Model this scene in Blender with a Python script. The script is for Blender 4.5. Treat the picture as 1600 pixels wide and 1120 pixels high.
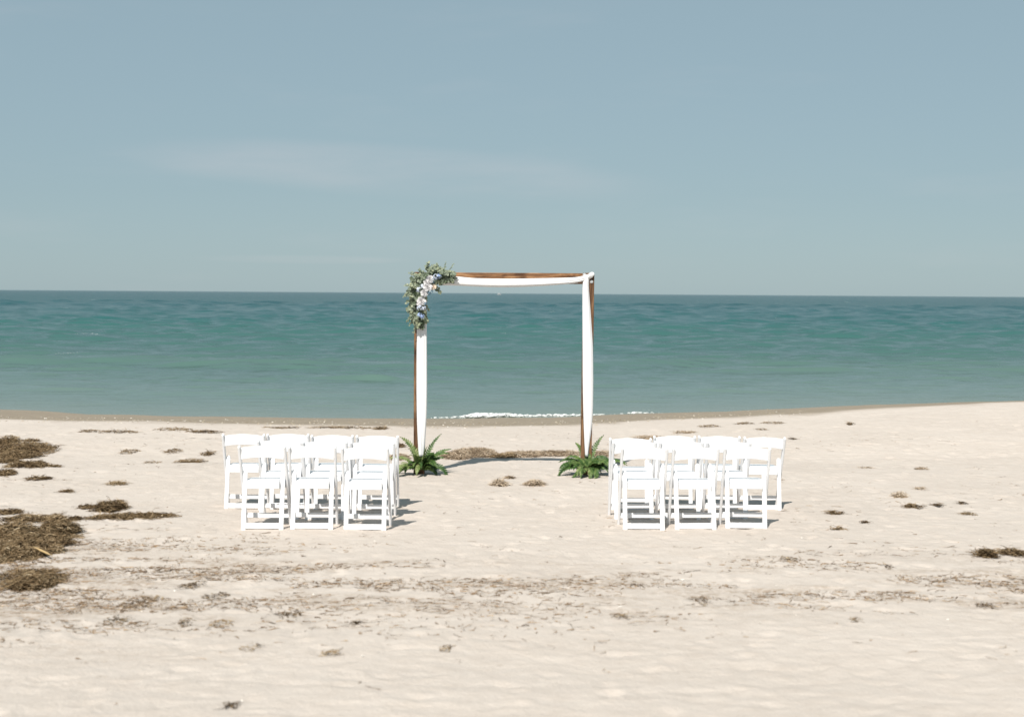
import bpy, math, random
import numpy as np
from mathutils import Vector, Matrix

for o in list(bpy.data.objects):
    bpy.data.objects.remove(o)
random.seed(7)
RNG = np.random.default_rng(11)
SC = bpy.context.scene
COL = SC.collection
R = math.radians

# ------------------------------------------------------------------ camera
CAM_H = 2.2
LENS, SENSOR = 50.0, 36.0
FPX = LENS / SENSOR * 1600.0
PITCH, ROLL = R(2.617), R(0.39)
cam_d = bpy.data.cameras.new('camera')
cam = bpy.data.objects.new('camera', cam_d)
COL.objects.link(cam)
cam_d.lens, cam_d.sensor_width, cam_d.sensor_fit = LENS, SENSOR, 'HORIZONTAL'
cam_d.clip_start, cam_d.clip_end = 0.1, 60000
cam_rot = Matrix.Rotation(math.pi/2 - PITCH, 4, 'X') @ Matrix.Rotation(ROLL, 4, 'Z')
cam.matrix_world = Matrix.Translation((0, 0, CAM_H)) @ cam_rot
cam_d.dof.use_dof = True
cam_d.dof.focus_distance = 21.0
cam_d.dof.aperture_fstop = 2.2
SC.camera = cam

# ------------------------------------------------------------------ light
SUN_TO = Vector((-0.27, -0.86, 1.0)).normalized()
SUN_EL = math.asin(SUN_TO.z)
world = bpy.data.worlds.new('World')
SC.world = world
world.use_nodes = True
wn, wl = world.node_tree.nodes, world.node_tree.links
wn.clear()
w_out = wn.new('ShaderNodeOutputWorld')
w_bg = wn.new('ShaderNodeBackground')
w_sky = wn.new('ShaderNodeTexSky')
w_sky.sky_type = 'NISHITA'
w_sky.sun_disc = False
w_sky.sun_elevation = SUN_EL
w_sky.sun_rotation = math.atan2(SUN_TO.x, SUN_TO.y)
w_sky.altitude = 0
w_sky.air_density, w_sky.dust_density, w_sky.ozone_density = 1.0, 0.3, 1.6
w_bg.inputs['Strength'].default_value = 0.1
w_hsv = wn.new('ShaderNodeHueSaturation')
w_hsv.inputs['Saturation'].default_value = 0.62
w_tint = wn.new('ShaderNodeMix'); w_tint.data_type = 'RGBA'; w_tint.blend_type = 'MULTIPLY'
w_tint.inputs[0].default_value = 1.0
w_tint.inputs[7].default_value = (0.93, 1.0, 1.02, 1)
wl.new(w_sky.outputs[0], w_hsv.inputs['Color'])
wl.new(w_hsv.outputs[0], w_tint.inputs[6])
# a thin even marine haze over the whole dome: part of the clear sky is veiled by a flat grey-blue
w_haze = wn.new('ShaderNodeMix'); w_haze.data_type = 'RGBA'; w_haze.inputs[0].default_value = 0.87
wl.new(w_tint.outputs[2], w_haze.inputs[6]); w_haze.inputs[7].default_value = (1.37, 1.96, 2.24, 1)
# thin high cloud veils: noise in (azimuth, elevation), so the streaks lie level all round the sky
w_tc = wn.new('ShaderNodeTexCoord')
w_sep = wn.new('ShaderNodeSeparateXYZ'); wl.new(w_tc.outputs['Generated'], w_sep.inputs[0])
def wmath(op, a, b=None, c=None):
    n = wn.new('ShaderNodeMath'); n.operation = op
    for i, v in enumerate((a, b, c)):
        if v is None: continue
        if isinstance(v, (int, float)): n.inputs[i].default_value = v
        else: wl.new(v, n.inputs[i])
    return n.outputs[0]
w_az = wmath('ARCTAN2', w_sep.outputs[0], w_sep.outputs[1])
w_el = wmath('ARCSINE', w_sep.outputs[2])
w_cmb = wn.new('ShaderNodeCombineXYZ')
wl.new(wmath('MULTIPLY', w_az, 6.5), w_cmb.inputs[0])
wl.new(wmath('MULTIPLY', w_el, 34.0), w_cmb.inputs[1])
w_cmb.inputs[2].default_value = 3.7
w_noi = wn.new('ShaderNodeTexNoise'); w_noi.inputs['Scale'].default_value = 1.0
w_noi.inputs['Detail'].default_value = 6.0; w_noi.inputs['Roughness'].default_value = 0.55
wl.new(w_cmb.outputs[0], w_noi.inputs['Vector'])
def wrange(v, a, b, c=0.0, d=1.0):
    n = wn.new('ShaderNodeMapRange'); n.interpolation_type = 'SMOOTHSTEP'
    wl.new(v, n.inputs[0])
    for i, q in enumerate((a, b, c, d)): n.inputs[i+1].default_value = q
    return n.outputs[0]
# the one wisp seen over the sea (about 5 degrees up, left of the arch)
def wisp(az0, el0, slope, raz, rel):
    da = wmath('SUBTRACT', w_az, az0)
    de = wmath('SUBTRACT', wmath('SUBTRACT', w_el, el0), wmath('MULTIPLY', da, slope))
    d2 = wmath('ADD', wmath('POWER', wmath('ABSOLUTE', wmath('DIVIDE', da, raz)), 2.0),
               wmath('POWER', wmath('ABSOLUTE', wmath('DIVIDE', de, rel)), 2.0))
    return wrange(d2, 1.0, 0.0)
w_a = wisp(-0.085, 0.0845, -0.055, 0.21, 0.021)
w_b = wisp(-0.145, 0.0225, 0.0, 0.085, 0.0036)
w_mask = wmath('MAXIMUM', w_a, wmath('MULTIPLY', w_b, 0.7))
w_cl = wmath('MULTIPLY', wmath('MULTIPLY', w_mask, wrange(w_noi.outputs[0], 0.18, 0.62)), 0.17)
w_cl2 = wmath('MULTIPLY', wrange(w_noi.outputs[0], 0.5, 0.8), 0.06)
w_cm = wn.new('ShaderNodeMix'); w_cm.data_type = 'RGBA'
wl.new(wmath('ADD', w_cl, w_cl2), w_cm.inputs[0])
wl.new(w_haze.outputs[2], w_cm.inputs[6])
w_cm.inputs[7].default_value = (4.3, 3.85, 3.9, 1)
wl.new(w_cm.outputs[2], w_bg.inputs['Color'])
wl.new(w_bg.outputs[0], w_out.inputs['Surface'])

sun_d = bpy.data.lights.new('sun', 'SUN')
sun_d.energy = 3.6
sun_d.angle = R(0.53)
sun_d.color = (1.0, 0.95, 0.88)
sun = bpy.data.objects.new('sun', sun_d)
COL.objects.link(sun)
sun.rotation_euler = (-SUN_TO).to_track_quat('-Z', 'Y').to_euler()

SC.view_settings.view_transform = 'Standard'
SC.view_settings.look = 'None'
SC.view_settings.gamma = 1.0
SC.view_settings.use_curve_mapping = False
SC.view_settings.exposure = 0.85

# ------------------------------------------------------------------ helpers
def ray(px, py):
    v = Vector(((px - 800.0) / FPX, -(py - 560.0) / FPX, -1.0))
    return (cam_rot.to_3x3() @ v)
def on_plane(px, py, Y):
    """the point where a sight line meets the upright plane y = Y"""
    d = ray(px, py)
    return Vector((0, 0, CAM_H)) + d * (Y / d.y)

def _hash(ix, iy, seed):
    h = (ix.astype(np.int64) * 374761393 + iy.astype(np.int64) * 668265263 + seed * 1442695041) & 0xffffffff
    h = ((h ^ (h >> 13)) * 1274126177) & 0xffffffff
    h = (h ^ (h >> 16)) & 0xffffffff
    return h / 4294967295.0
def vnoise(x, y, seed=0):
    x = np.asarray(x, float); y = np.asarray(y, float)
    ix, iy = np.floor(x), np.floor(y)
    fx, fy = x - ix, y - iy
    ix, iy = ix.astype(np.int64), iy.astype(np.int64)
    u = fx*fx*fx*(fx*(fx*6-15)+10); v = fy*fy*fy*(fy*(fy*6-15)+10)
    a = _hash(ix, iy, seed); b = _hash(ix+1, iy, seed); c = _hash(ix, iy+1, seed); d = _hash(ix+1, iy+1, seed)
    return (a*(1-u)+b*u)*(1-v) + (c*(1-u)+d*u)*v
def fbm(x, y, seed=0, octs=4, gain=0.5):
    s = 0; a = 1; t = 0
    for i in range(octs):
        s = s + a*vnoise(x*2**i + 17.3*i, y*2**i - 9.1*i, seed+i); t += a; a *= gain
    return s/t
def sstep(a, b, x):
    t = np.clip((x-a)/(b-a), 0, 1)
    return t*t*(3-2*t)

SEA_Z = -0.55
def shore_y(x):
    s = np.interp(x, [-60, -25, -14, -11.5, -10.3, -9.4, -6, -2.9, -0.5, 1.44, 3.6, 5.8, 7.9, 12, 25, 60],
                  [37, 35, 33.2, 32.6, 32.1, 31.4, 31.1, 30.9, 31.3, 31.8, 32.8, 34.0, 35.2, 35.6, 36, 38])
    return s + 0.25*(fbm(x*0.8, x*0+3.1, 90, 3)-0.5)
def crest_y(x):
    return np.interp(x, [-60, -8.8, -5, -2.2, 0.5, 2.75, 4.4, 6.6, 8.8, 60], [26, 24.6, 24.3, 23.8, 24.2, 25.2, 25.6, 25.8, 25.8, 26])
def crest_z(x):
    return np.interp(x, [-60, -8.8, 2, 4.4, 6.6, 8.8, 12, 60], [-0.03, -0.045, -0.05, 0.02, 0.15, 0.27, 0.36, 0.4])
def base(x, y):
    x = np.asarray(x, float); y = np.asarray(y, float)
    flat = np.interp(y, [-60, -25, 0, 5, 8, 11, 13, 15, 18, 19.2, 20.0, 21.2, 24], [2.2, 1.3, 0.55, 0.22, 0.09, 0.04, 0.02, -0.04, -0.05, -0.10, -0.11, -0.06, -0.05])
    cy, cz, sy = crest_y(x), crest_z(x), shore_y(x)
    k = sstep(17.5, 1.0, (y-17.5)/(cy-17.5)*0) * 0 + sstep(0.0, 1.0, (y-18.0)/(cy-18.0))
    dry = flat*(1-k) + cz*k
    t = (y-cy)/(sy-cy)
    wet = cz + (SEA_Z-cz)*np.clip(t, 0, 1)**1.15
    wet = np.where(t > 1, SEA_Z - (y-sy)*0.085, wet)
    wet = np.maximum(wet, -6)
    return np.where(y > cy, wet, dry)
# footprints and scuffs
_fp = []
for i in range(3800):
    _fp.append((RNG.uniform(-11, 11), RNG.uniform(4.5, 23.5), RNG.uniform(0.035, 0.085), RNG.uniform(0.003, 0.016), RNG.uniform(0, 3.14)))
for i in range(46):      # trails of people who set the chairs out
    tx, ty, ta = RNG.uniform(-8, 8), RNG.uniform(6, 17), RNG.uniform(0, 6.28)
    for k in range(16):
        ta += RNG.normal(0, 0.12); tx += 0.62*math.cos(ta); ty += 0.62*math.sin(ta)
        sgn = 0.11 if k % 2 else -0.11
        if 5 < ty < 23: _fp.append((tx-sgn*math.sin(ta), ty+sgn*math.cos(ta), 0.058, RNG.uniform(0.010, 0.022), ta))
def detail(x, y):
    x = np.asarray(x, float); y = np.asarray(y, float)
    cy = crest_y(x)
    dryk = 1 - sstep(-0.6, 0.5, y-cy)
    h = (fbm(x*0.35, y*0.35, 5, 3)-0.5)*0.05
    h = h + (fbm(x*1.6, y*2.2, 15, 4, 0.6)-0.5)*0.016*dryk
    h = h + (fbm(x*6.0, y*8.0, 25, 3, 0.6)-0.5)*0.014*dryk
    w = np.abs(fbm(x*1.1, y*2.6, 35, 3)-0.5)
    h = h - 0.005*np.exp(-(w/0.05)**2)*dryk
    return h * sstep(-20, 4, y)
def ground(x, y):
    return base(x, y) + detail(x, y)
def g1(x, y):
    return float(ground(np.array([x]), np.array([y]))[0])
_TT = np.arange(4.0, 60.0, 0.004)
def on_ground(px, py):
    d = ray(px, py)
    h = CAM_H + d.z*_TT - base(d.x*_TT, d.y*_TT)
    t = _TT[int(np.argmax(h <= 0))]
    return Vector((0, 0, CAM_H)) + d*float(t)

def mesh_obj(name, verts, faces, mat, parent=None, smooth=True, attrs=None):
    """verts (N,3) array; faces: (M,k) int array or list of tuples"""
    me = bpy.data.meshes.new(name)
    verts = np.asarray(verts, dtype=np.float32)
    if isinstance(faces, np.ndarray) and faces.ndim == 2:
        k = faces.shape[1]; m = faces.shape[0]
        me.vertices.add(len(verts)); me.vertices.foreach_set('co', verts.ravel())
        me.loops.add(m*k); me.loops.foreach_set('vertex_index', faces.astype(np.int32).ravel())
        me.polygons.add(m)
        me.polygons.foreach_set('loop_start', np.arange(0, m*k, k, dtype=np.int32))
        me.polygons.foreach_set('loop_total', np.full(m, k, dtype=np.int32))
        me.update(calc_edges=True)
    else:
        me.from_pydata([tuple(map(float, v)) for v in verts], [], [tuple(int(i) for i in f) for f in faces])
        me.update()
    me.polygons.foreach_set('use_smooth', np.full(len(me.polygons), bool(smooth)))
    if attrs:
        for an, av in attrs.items():
            a = me.attributes.new(an, 'FLOAT', 'POINT'); a.data.foreach_set('value', np.asarray(av, dtype=np.float32))
    if mat: me.materials.append(mat)
    o = bpy.data.objects.new(name, me)
    COL.objects.link(o)
    if parent: o.parent = parent
    return o
def tag(o, label=None, cat=None, group=None, kind=None):
    if label: o['label'] = label
    if cat: o['category'] = cat
    if group: o['group'] = group
    if kind: o['kind'] = kind
    return o
def empty(name, loc=(0, 0, 0)):
    o = bpy.data.objects.new(name, None); COL.objects.link(o); o.location = loc
    o.empty_display_size = 0.1
    return o
def grid_faces(nr, nc):
    i = np.arange((nr-1)*(nc-1)); r = i//(nc-1); c = i % (nc-1)
    a = r*nc + c
    return np.stack([a, a+1, a+nc+1, a+nc], 1)

class MB:
    """collects solid pieces into one mesh"""
    def __init__(s): s.v = []; s.f = []
    def add(s, v, f):
        n = len(s.v); s.v += [tuple(p) for p in v]; s.f += [tuple(i+n for i in q) for q in f]
    def loft(s, rings, cap=True):
        n = len(rings[0]); v = [p for r in rings for p in r]; f = []
        for i in range(len(rings)-1):
            for j in range(n):
                f.append((i*n+j, i*n+(j+1) % n, (i+1)*n+(j+1) % n, (i+1)*n+j))
        if cap:
            f.append(tuple(range(n-1, -1, -1))); f.append(tuple((len(rings)-1)*n+j for j in range(n)))
        s.add(v, f)
    def tube(s, pts, rad, n=6):
        rings = []
        for i, p in enumerate(pts):
            p = Vector(p)
            a = Vector(pts[max(i-1, 0)]); b = Vector(pts[min(i+1, len(pts)-1)])
            d = (b-a).normalized()
            u = d.orthogonal().normalized(); w = d.cross(u)
            r = rad[i] if isinstance(rad, (list, tuple)) else rad
            rings.append([p + (u*math.cos(2*math.pi*k/n) + w*math.sin(2*math.pi*k/n))*r for k in range(n)])
        s.loft(rings)
    def bar(s, a, b, xdir, w, d, bev=0.004):
        """bevelled rectangular bar from a to b; w along xdir, d across"""
        a, b = Vector(a), Vector(b); t = (b-a).normalized(); L = (b-a).length
        x = Vector(xdir); x = (x - t*x.dot(t)).normalized(); y = t.cross(x)
        def ring(p, k):
            hw, hd = w/2-k, d/2-k; c = bev
            return [p + x*i + y*j for i, j in ((-hw+c, -hd), (hw-c, -hd), (hw, -hd+c), (hw, hd-c), (hw-c, hd), (-hw+c, hd), (-hw, hd-c), (-hw, -hd+c))]
        s.loft([ring(a, bev*.7), ring(a+t*bev, 0), ring(b-t*bev, 0), ring(b, bev*.7)])
    def build(s, name, mat, parent=None, smooth=False):
        return mesh_obj(name, np.array([tuple(p) for p in s.v], dtype=float), s.f, mat, parent, smooth)

# ------------------------------------------------------------------ materials
class Mat:
    def __init__(s, name, rough=0.6, spec=0.4):
        s.m = bpy.data.materials.new(name); s.m.use_nodes = True
        s.n = s.m.node_tree.nodes; s.l = s.m.node_tree.links
        s.b = s.n['Principled BSDF']
        s.b.inputs['Roughness'].default_value = rough
        s.b.inputs['Specular IOR Level'].default_value = spec
        s.out = s.n['Material Output']
    def coord(s, kind='Object', scale=(1, 1, 1)):
        t = s.n.new('ShaderNodeTexCoord'); mp = s.n.new('ShaderNodeMapping')
        mp.inputs['Scale'].default_value = scale
        s.l.new(t.outputs[kind], mp.inputs['Vector']); return mp.outputs[0]
    def wpos(s, scale=(1, 1, 1)):
        t = s.n.new('ShaderNodeNewGeometry'); mp = s.n.new('ShaderNodeMapping')
        mp.inputs['Scale'].default_value = scale
        s.l.new(t.outputs['Position'], mp.inputs['Vector']); return mp.outputs[0]
    def noise(s, vec, scale, detail=3, rough=0.5):
        n = s.n.new('ShaderNodeTexNoise'); n.inputs['Scale'].default_value = scale
        n.inputs['Detail'].default_value = detail; n.inputs['Roughness'].default_value = rough
        s.l.new(vec, n.inputs['Vector']); return n.outputs['Fac']
    def attr(s, name):
        n = s.n.new('ShaderNodeAttribute'); n.attribute_name = name; return n.outputs['Fac']
    def rand(s):
        n = s.n.new('ShaderNodeObjectInfo'); return n.outputs['Random']
    def ramp(s, fac, stops):
        n = s.n.new('ShaderNodeValToRGB'); e = n.color_ramp.elements
        while len(e) > 2: e.remove(e[-1])
        for i, (p, c) in enumerate(stops):
            el = e[i] if i < 2 else e.new(p)
            el.position = p; el.color = (*c, 1) if len(c) == 3 else c
        s.l.new(fac, n.inputs[0]); return n.outputs[0]
    def rng(s, v, a, b, c=0.0, d=1.0, smooth=True):
        n = s.n.new('ShaderNodeMapRange')
        if smooth: n.interpolation_type = 'SMOOTHSTEP'
        s.l.new(v, n.inputs[0])
        for i, q in enumerate((a, b, c, d)): n.inputs[i+1].default_value = q
        return n.outputs[0]
    def math(s, op, a, b=None):
        n = s.n.new('ShaderNodeMath'); n.operation = op
        for i, v in enumerate((a, b)):
            if v is None: continue
            if isinstance(v, (int, float)): n.inputs[i].default_value = v
            else: s.l.new(v, n.inputs[i])
        return n.outputs[0]
    def mix(s, fac, a, b, mode='MIX'):
        n = s.n.new('ShaderNodeMix'); n.data_type = 'RGBA'; n.blend_type = mode
        for i, v in ((0, fac), (6, a), (7, b)):
            if isinstance(v, (int, float)): n.inputs[i].default_value = v
            elif isinstance(v, tuple): n.inputs[i].default_value = (*v, 1)
            else: s.l.new(v, n.inputs[i])
        return n.outputs[2]
    def color(s, c):
        if isinstance(c, tuple): s.b.inputs['Base Color'].default_value = (*c, 1)
        else: s.l.new(c, s.b.inputs['Base Color'])
        return s
    def bump(s, h, dist, strength=1.0, prev=None):
        n = s.n.new('ShaderNodeBump'); n.inputs['Distance'].default_value = dist; n.inputs['Strength'].default_value = strength
        s.l.new(h, n.inputs['Height'])
        if prev is not None: s.l.new(prev, n.inputs['Normal'])
        return n.outputs[0]
    def normal(s, nrm):
        s.l.new(nrm, s.b.inputs['Normal']); return s
    def translucent(s, fac, col):
        t = s.n.new('ShaderNodeBsdfTranslucent')
        if isinstance(col, tuple): t.inputs['Color'].default_value = (*col, 1)
        else: s.l.new(col, t.inputs['Color'])
        mx = s.n.new('ShaderNodeMixShader'); mx.inputs[0].default_value = fac
        s.l.new(s.b.outputs[0], mx.inputs[1]); s.l.new(t.outputs[0], mx.inputs[2])
        s.l.new(mx.outputs[0], s.out.inputs['Surface']); return s

# --- sand: dry pale quartz, damp band near the water, fine organic dust in streaks
M = Mat('sand', 0.92, 0.15)
p = M.wpos()
n1 = M.noise(p, 0.5, 4); n2 = M.noise(p, 7.0, 4, 0.6); n3 = M.noise(p, 120.0, 3, 0.7)
dry = M.ramp(n1, [(0.3, (0.502, 0.448, 0.400)), (0.7, (0.542, 0.487, 0.438))])
dry = M.mix(M.rng(n2, 0.35, 0.75), dry, M.mix(1.0, dry, (0.94, 0.93, 0.92), 'MULTIPLY'))
dry = M.mix(M.rng(n3, 0.2, 0.8), M.mix(1.0, dry, (0.90, 0.88, 0.86), 'MULTIPLY'), dry)
st = M.noise(M.wpos((0.55, 1.5, 1)), 1.1, 7, 0.68)
dust = M.math('MULTIPLY', M.rng(st, 0.44, 0.64), M.attr('wrack'))
dust = M.math('MULTIPLY', dust, M.rng(M.noise(p, 18.0, 4, 0.7), 0.35, 0.65))
col = M.mix(M.math('MULTIPLY', dust, 0.75), dry, (0.235, 0.165, 0.105))
wetc = M.ramp(M.noise(M.wpos((1, 2.5, 1)), 2.2, 5, 0.6), [(0.3, (0.265, 0.212, 0.155)), (0.7, (0.36, 0.295, 0.222))])
wetc = M.mix(M.rng(n3, 0.3, 0.8), M.mix(1.0, wetc, (0.75, 0.74, 0.72), 'MULTIPLY'), wetc)
wet = M.attr('wet')
col = M.mix(wet, col, wetc)
M.color(col)
M.l.new(M.rng(wet, 0, 1, 0.92, 0.55), M.b.inputs['Roughness'])
n4 = M.noise(p, 28.0, 4, 0.65)
M.normal(M.bump(n3, 0.004, 0.6, M.bump(n4, 0.012, 0.6, M.bump(n2, 0.02, 0.5))))
M_SAND = M.m

# --- sea water
M = Mat('sea_water', 0.12, 0.5)
sep = M.n.new('ShaderNodeSeparateXYZ'); M.l.new(M.wpos(), sep.inputs[0])
off = M.attr('offshore')
lo = M.math('LOGARITHM', M.math('ADD', off, 1.0), 10.0)
wob = M.math('MULTIPLY', M.math('SUBTRACT', M.noise(M.wpos((0.012, 0.05, 1)), 1.0, 4), 0.5), 0.35)
lo = M.math('ADD', lo, wob)
body = M.ramp(M.math('DIVIDE', lo, 4.0), [(0.0, (0.168, 0.198, 0.155)), (0.22, (0.108, 0.166, 0.138)), (0.36, (0.054, 0.114, 0.101)),
                                          (0.48, (0.022, 0.094, 0.088)), (0.62, (0.008, 0.070, 0.078)), (0.9, (0.005, 0.056, 0.070))])
near = M.noise(M.wpos((0.9, 2.0, 1)), 1.6, 5, 0.6)
mid = M.noise(M.wpos((0.28, 0.9, 1)), 1.0, 5, 0.62)
far = M.noise(M.wpos((0.10, 0.05, 1)), 1.0, 7, 0.7)
nn = M.bump(near, 0.03, 0.6)
hm = M.math('MULTIPLY', mid, M.rng(off, 15.0, 150.0))
hf = M.math('MULTIPLY', far, M.rng(off, 120.0, 400.0))
nn = M.bump(hm, 0.16, 0.7, nn)
nn = M.bump(hf, 2.3, 0.8, nn)
dif = M.n.new('ShaderNodeBsdfDiffuse'); M.l.new(body, dif.inputs['Color']); M.l.new(nn, dif.inputs['Normal'])
glo = M.n.new('ShaderNodeBsdfGlossy'); glo.inputs['Roughness'].default_value = 0.10; M.l.new(nn, glo.inputs['Normal'])
fr = M.n.new('ShaderNodeFresnel'); fr.inputs['IOR'].default_value = 1.33; M.l.new(nn, fr.inputs['Normal'])
fac = M.math('MINIMUM', fr.outputs[0], 0.62)
mx = M.n.new('ShaderNodeMixShader'); M.l.new(fac, mx.inputs[0]); M.l.new(dif.outputs[0], mx.inputs[1]); M.l.new(glo.outputs[0], mx.inputs[2])
M.l.new(mx.outputs[0], M.out.inputs['Surface'])
M_SEA = M.m

M = Mat('foam', 0.7, 0.3); M.color((0.66, 0.67, 0.66)); M_FOAM = M.m

M = Mat('white_resin', 0.38, 0.45)
q = M.noise(M.coord('Object'), 9.0, 4)
M.color(M.ramp(q, [(0.3, (0.705, 0.71, 0.725)), (0.7, (0.74, 0.745, 0.76))]))
M_RESIN = M.m

M = Mat('stained_wood', 0.55, 0.3)
c = M.coord('Object', (1, 1, 1))
M_WOOD = {}
def wood(name, axis, gain=1.0):
    M = Mat(name, 0.55, 0.3)
    sc = [40, 40, 40]; sc[axis] = 3.5
    v = M.coord('Object', tuple(sc))
    g = M.noise(v, 1.0, 6, 0.62)
    kn = M.noise(M.coord('Object', (5, 5, 5)), 1.0, 3)
    cc = M.ramp(g, [(0.30, (0.038, 0.018, 0.009)), (0.5, (0.105, 0.054, 0.026)), (0.68, (0.230, 0.138, 0.075))])
    cc = M.mix(M.rng(kn, 0.5, 0.72), cc, M.mix(1.0, cc, (0.45, 0.4, 0.35), 'MULTIPLY'))
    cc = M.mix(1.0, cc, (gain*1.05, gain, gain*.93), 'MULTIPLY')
    M.color(cc); M.normal(M.bump(g, 0.004, 0.5)); return M.m
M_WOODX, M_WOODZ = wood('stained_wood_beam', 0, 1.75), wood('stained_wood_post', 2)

M = Mat('white_chiffon', 0.85, 0.15)
q = M.noise(M.coord('Object', (60, 60, 6)), 1.0, 3)
cc = M.ramp(q, [(0.2, (0.77, 0.77, 0.78)), (0.8, (0.82, 0.82, 0.83))])
M.color(cc); M.translucent(0.22, (0.8, 0.79, 0.78)); M_CLOTH = M.m

M = Mat('zinc_bolt', 0.35, 0.5); M.b.inputs['Metallic'].default_value = 0.8; M.color((0.72, 0.72, 0.72)); M_BOLT = M.m

def leafmat(name, stops, tr=0.25):
    M = Mat(name, 0.5, 0.35)
    f = M.math('ADD', M.math('MULTIPLY', M.attr('tint'), 0.75), M.math('MULTIPLY', M.noise(M.coord('Object'), 30.0, 3), 0.25))
    cc = M.ramp(f, stops); M.color(cc); M.translucent(tr, cc); return M.m
M_EUC = leafmat('eucalyptus_leaf', [(0.1, (0.030, 0.048, 0.022)), (0.40, (0.120, 0.155, 0.098)), (0.66, (0.225, 0.265, 0.195)), (0.92, (0.38, 0.40, 0.25))])
M_FERN = leafmat('fern_leaf', [(0.05, (0.014, 0.040, 0.010)), (0.4, (0.050, 0.105, 0.022)), (0.65, (0.145, 0.200, 0.062)), (0.95, (0.31, 0.34, 0.16))], 0.2)
def petalmat(name, a, b):
    M = Mat(name, 0.7, 0.2)
    cc = M.ramp(M.attr('tint'), [(0.0, a), (1.0, b)]); M.color(cc); M.translucent(0.2, cc); return M.m
M_ROSE = petalmat('white_petal', (0.50, 0.48, 0.48), (0.72, 0.71, 0.72))
M_CREAM = petalmat('cream_petal', (0.62, 0.46, 0.34), (0.80, 0.70, 0.58))
M_BLUE = petalmat('blue_petal', (0.12, 0.22, 0.48), (0.45, 0.55, 0.76))
M_PALE = petalmat('pale_blue_petal', (0.36, 0.45, 0.60), (0.74, 0.77, 0.84))
M_TEAL = petalmat('dusty_blue_petal', (0.06, 0.13, 0.19), (0.22, 0.33, 0.42))

def weedmat(name, stops):
    M = Mat(name, 0.85, 0.15)
    M.color(M.ramp(M.attr('tint'), stops)); return M.m
M_WEED = weedmat('dark_seaweed', [(0.0, (0.035, 0.020, 0.009)), (0.40, (0.185, 0.125, 0.066)), (0.8, (0.340, 0.255, 0.155)), (1.0, (0.46, 0.37, 0.25))])
M_LITTER = weedmat('seaweed_shreds', [(0.0, (0.060, 0.036, 0.018)), (0.5, (0.235, 0.155, 0.088)), (1.0, (0.43, 0.32, 0.21))])
M_WEEDT = weedmat('dry_tan_seaweed', [(0.0, (0.17, 0.12, 0.075)), (0.35, (0.40, 0.31, 0.22)), (0.8, (0.52, 0.43, 0.33)), (1.0, (0.58, 0.50, 0.40))])
M = Mat('driftwood', 0.7, 0.2); M.color((0.42, 0.30, 0.15)); M_STICK = M.m
M = Mat('shell', 0.5, 0.3); M.color(M.ramp(M.attr('tint'), [(0, (0.30, 0.24, 0.16)), (0.7, (0.48, 0.42, 0.32)), (1, (0.78, 0.75, 0.70))])); M_SHELL = M.m

# ------------------------------------------------------------------ setting: sand
xs = np.concatenate([-np.geomspace(260, 11.2, 40), np.arange(-11, 11.001, 0.028), np.geomspace(11.2, 260, 40)])
ys = np.concatenate([np.linspace(-60, 3.5, 40), np.arange(3.6, 9, 0.024), np.arange(9, 15, 0.03), np.arange(15, 26, 0.05),
                     np.arange(26, 40, 0.12), np.geomspace(40.2, 140, 20)])
X, Y = np.meshgrid(xs, ys)
Z = ground(X, Y)
for (fx, fy, fr_, fd, fa) in _fp:
    fd *= 0.48 + 0.35*float(sstep(8, 11.5, fy))
    i0, i1 = np.searchsorted(xs, [fx-0.5, fx+0.5]); j0, j1 = np.searchsorted(ys, [fy-0.5, fy+0.5])
    if i1-i0 < 2 or j1-j0 < 2: continue
    xx = X[j0:j1, i0:i1]-fx; yy = Y[j0:j1, i0:i1]-fy
    u = (xx*math.cos(fa)+yy*math.sin(fa))/(fr_*1.7); v = (-xx*math.sin(fa)+yy*math.cos(fa))/fr_
    d2 = u*u+v*v
    Z[j0:j1, i0:i1] += -fd*np.exp(-d2*1.4) + fd*0.45*np.exp(-(np.sqrt(d2)-1.35)**2*7)
CY = crest_y(X)
wet_a = sstep(-0.35, 0.5, (Y-CY) + 0.9*(fbm(X*1.3, Y*1.3, 51, 4)-0.5))
# organic dust lies in the scuffed belt this side of the chairs, thickest to the left
def wrack_density(x, y):
    x = np.asarray(x, float); y = np.asarray(y, float)
    belt = np.exp(-((y-10.4-0.03*x)/1.0)**2)
    left = np.exp(-(((x+3.6)/1.8)**2 + ((y-10.3)/1.5)**2))*1.2
    right = np.exp(-(((x-3.8)/1.6)**2 + ((y-10.1)/0.8)**2))*0.6
    return np.clip(belt*0.75 + left + right, 0, 1.3)
wr_a = np.clip(wrack_density(X, Y) + 0.10, 0, 1)*(Y < 23)
sand = mesh_obj('sand', np.stack([X.ravel(), Y.ravel(), Z.ravel()], 1), grid_faces(len(ys), len(xs)), M_SAND,
                attrs={'wet': wet_a.ravel(), 'wrack': wr_a.ravel()})
tag(sand, 'pale dry sand beach with a damp brown band beside the sea', kind='structure')

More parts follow.
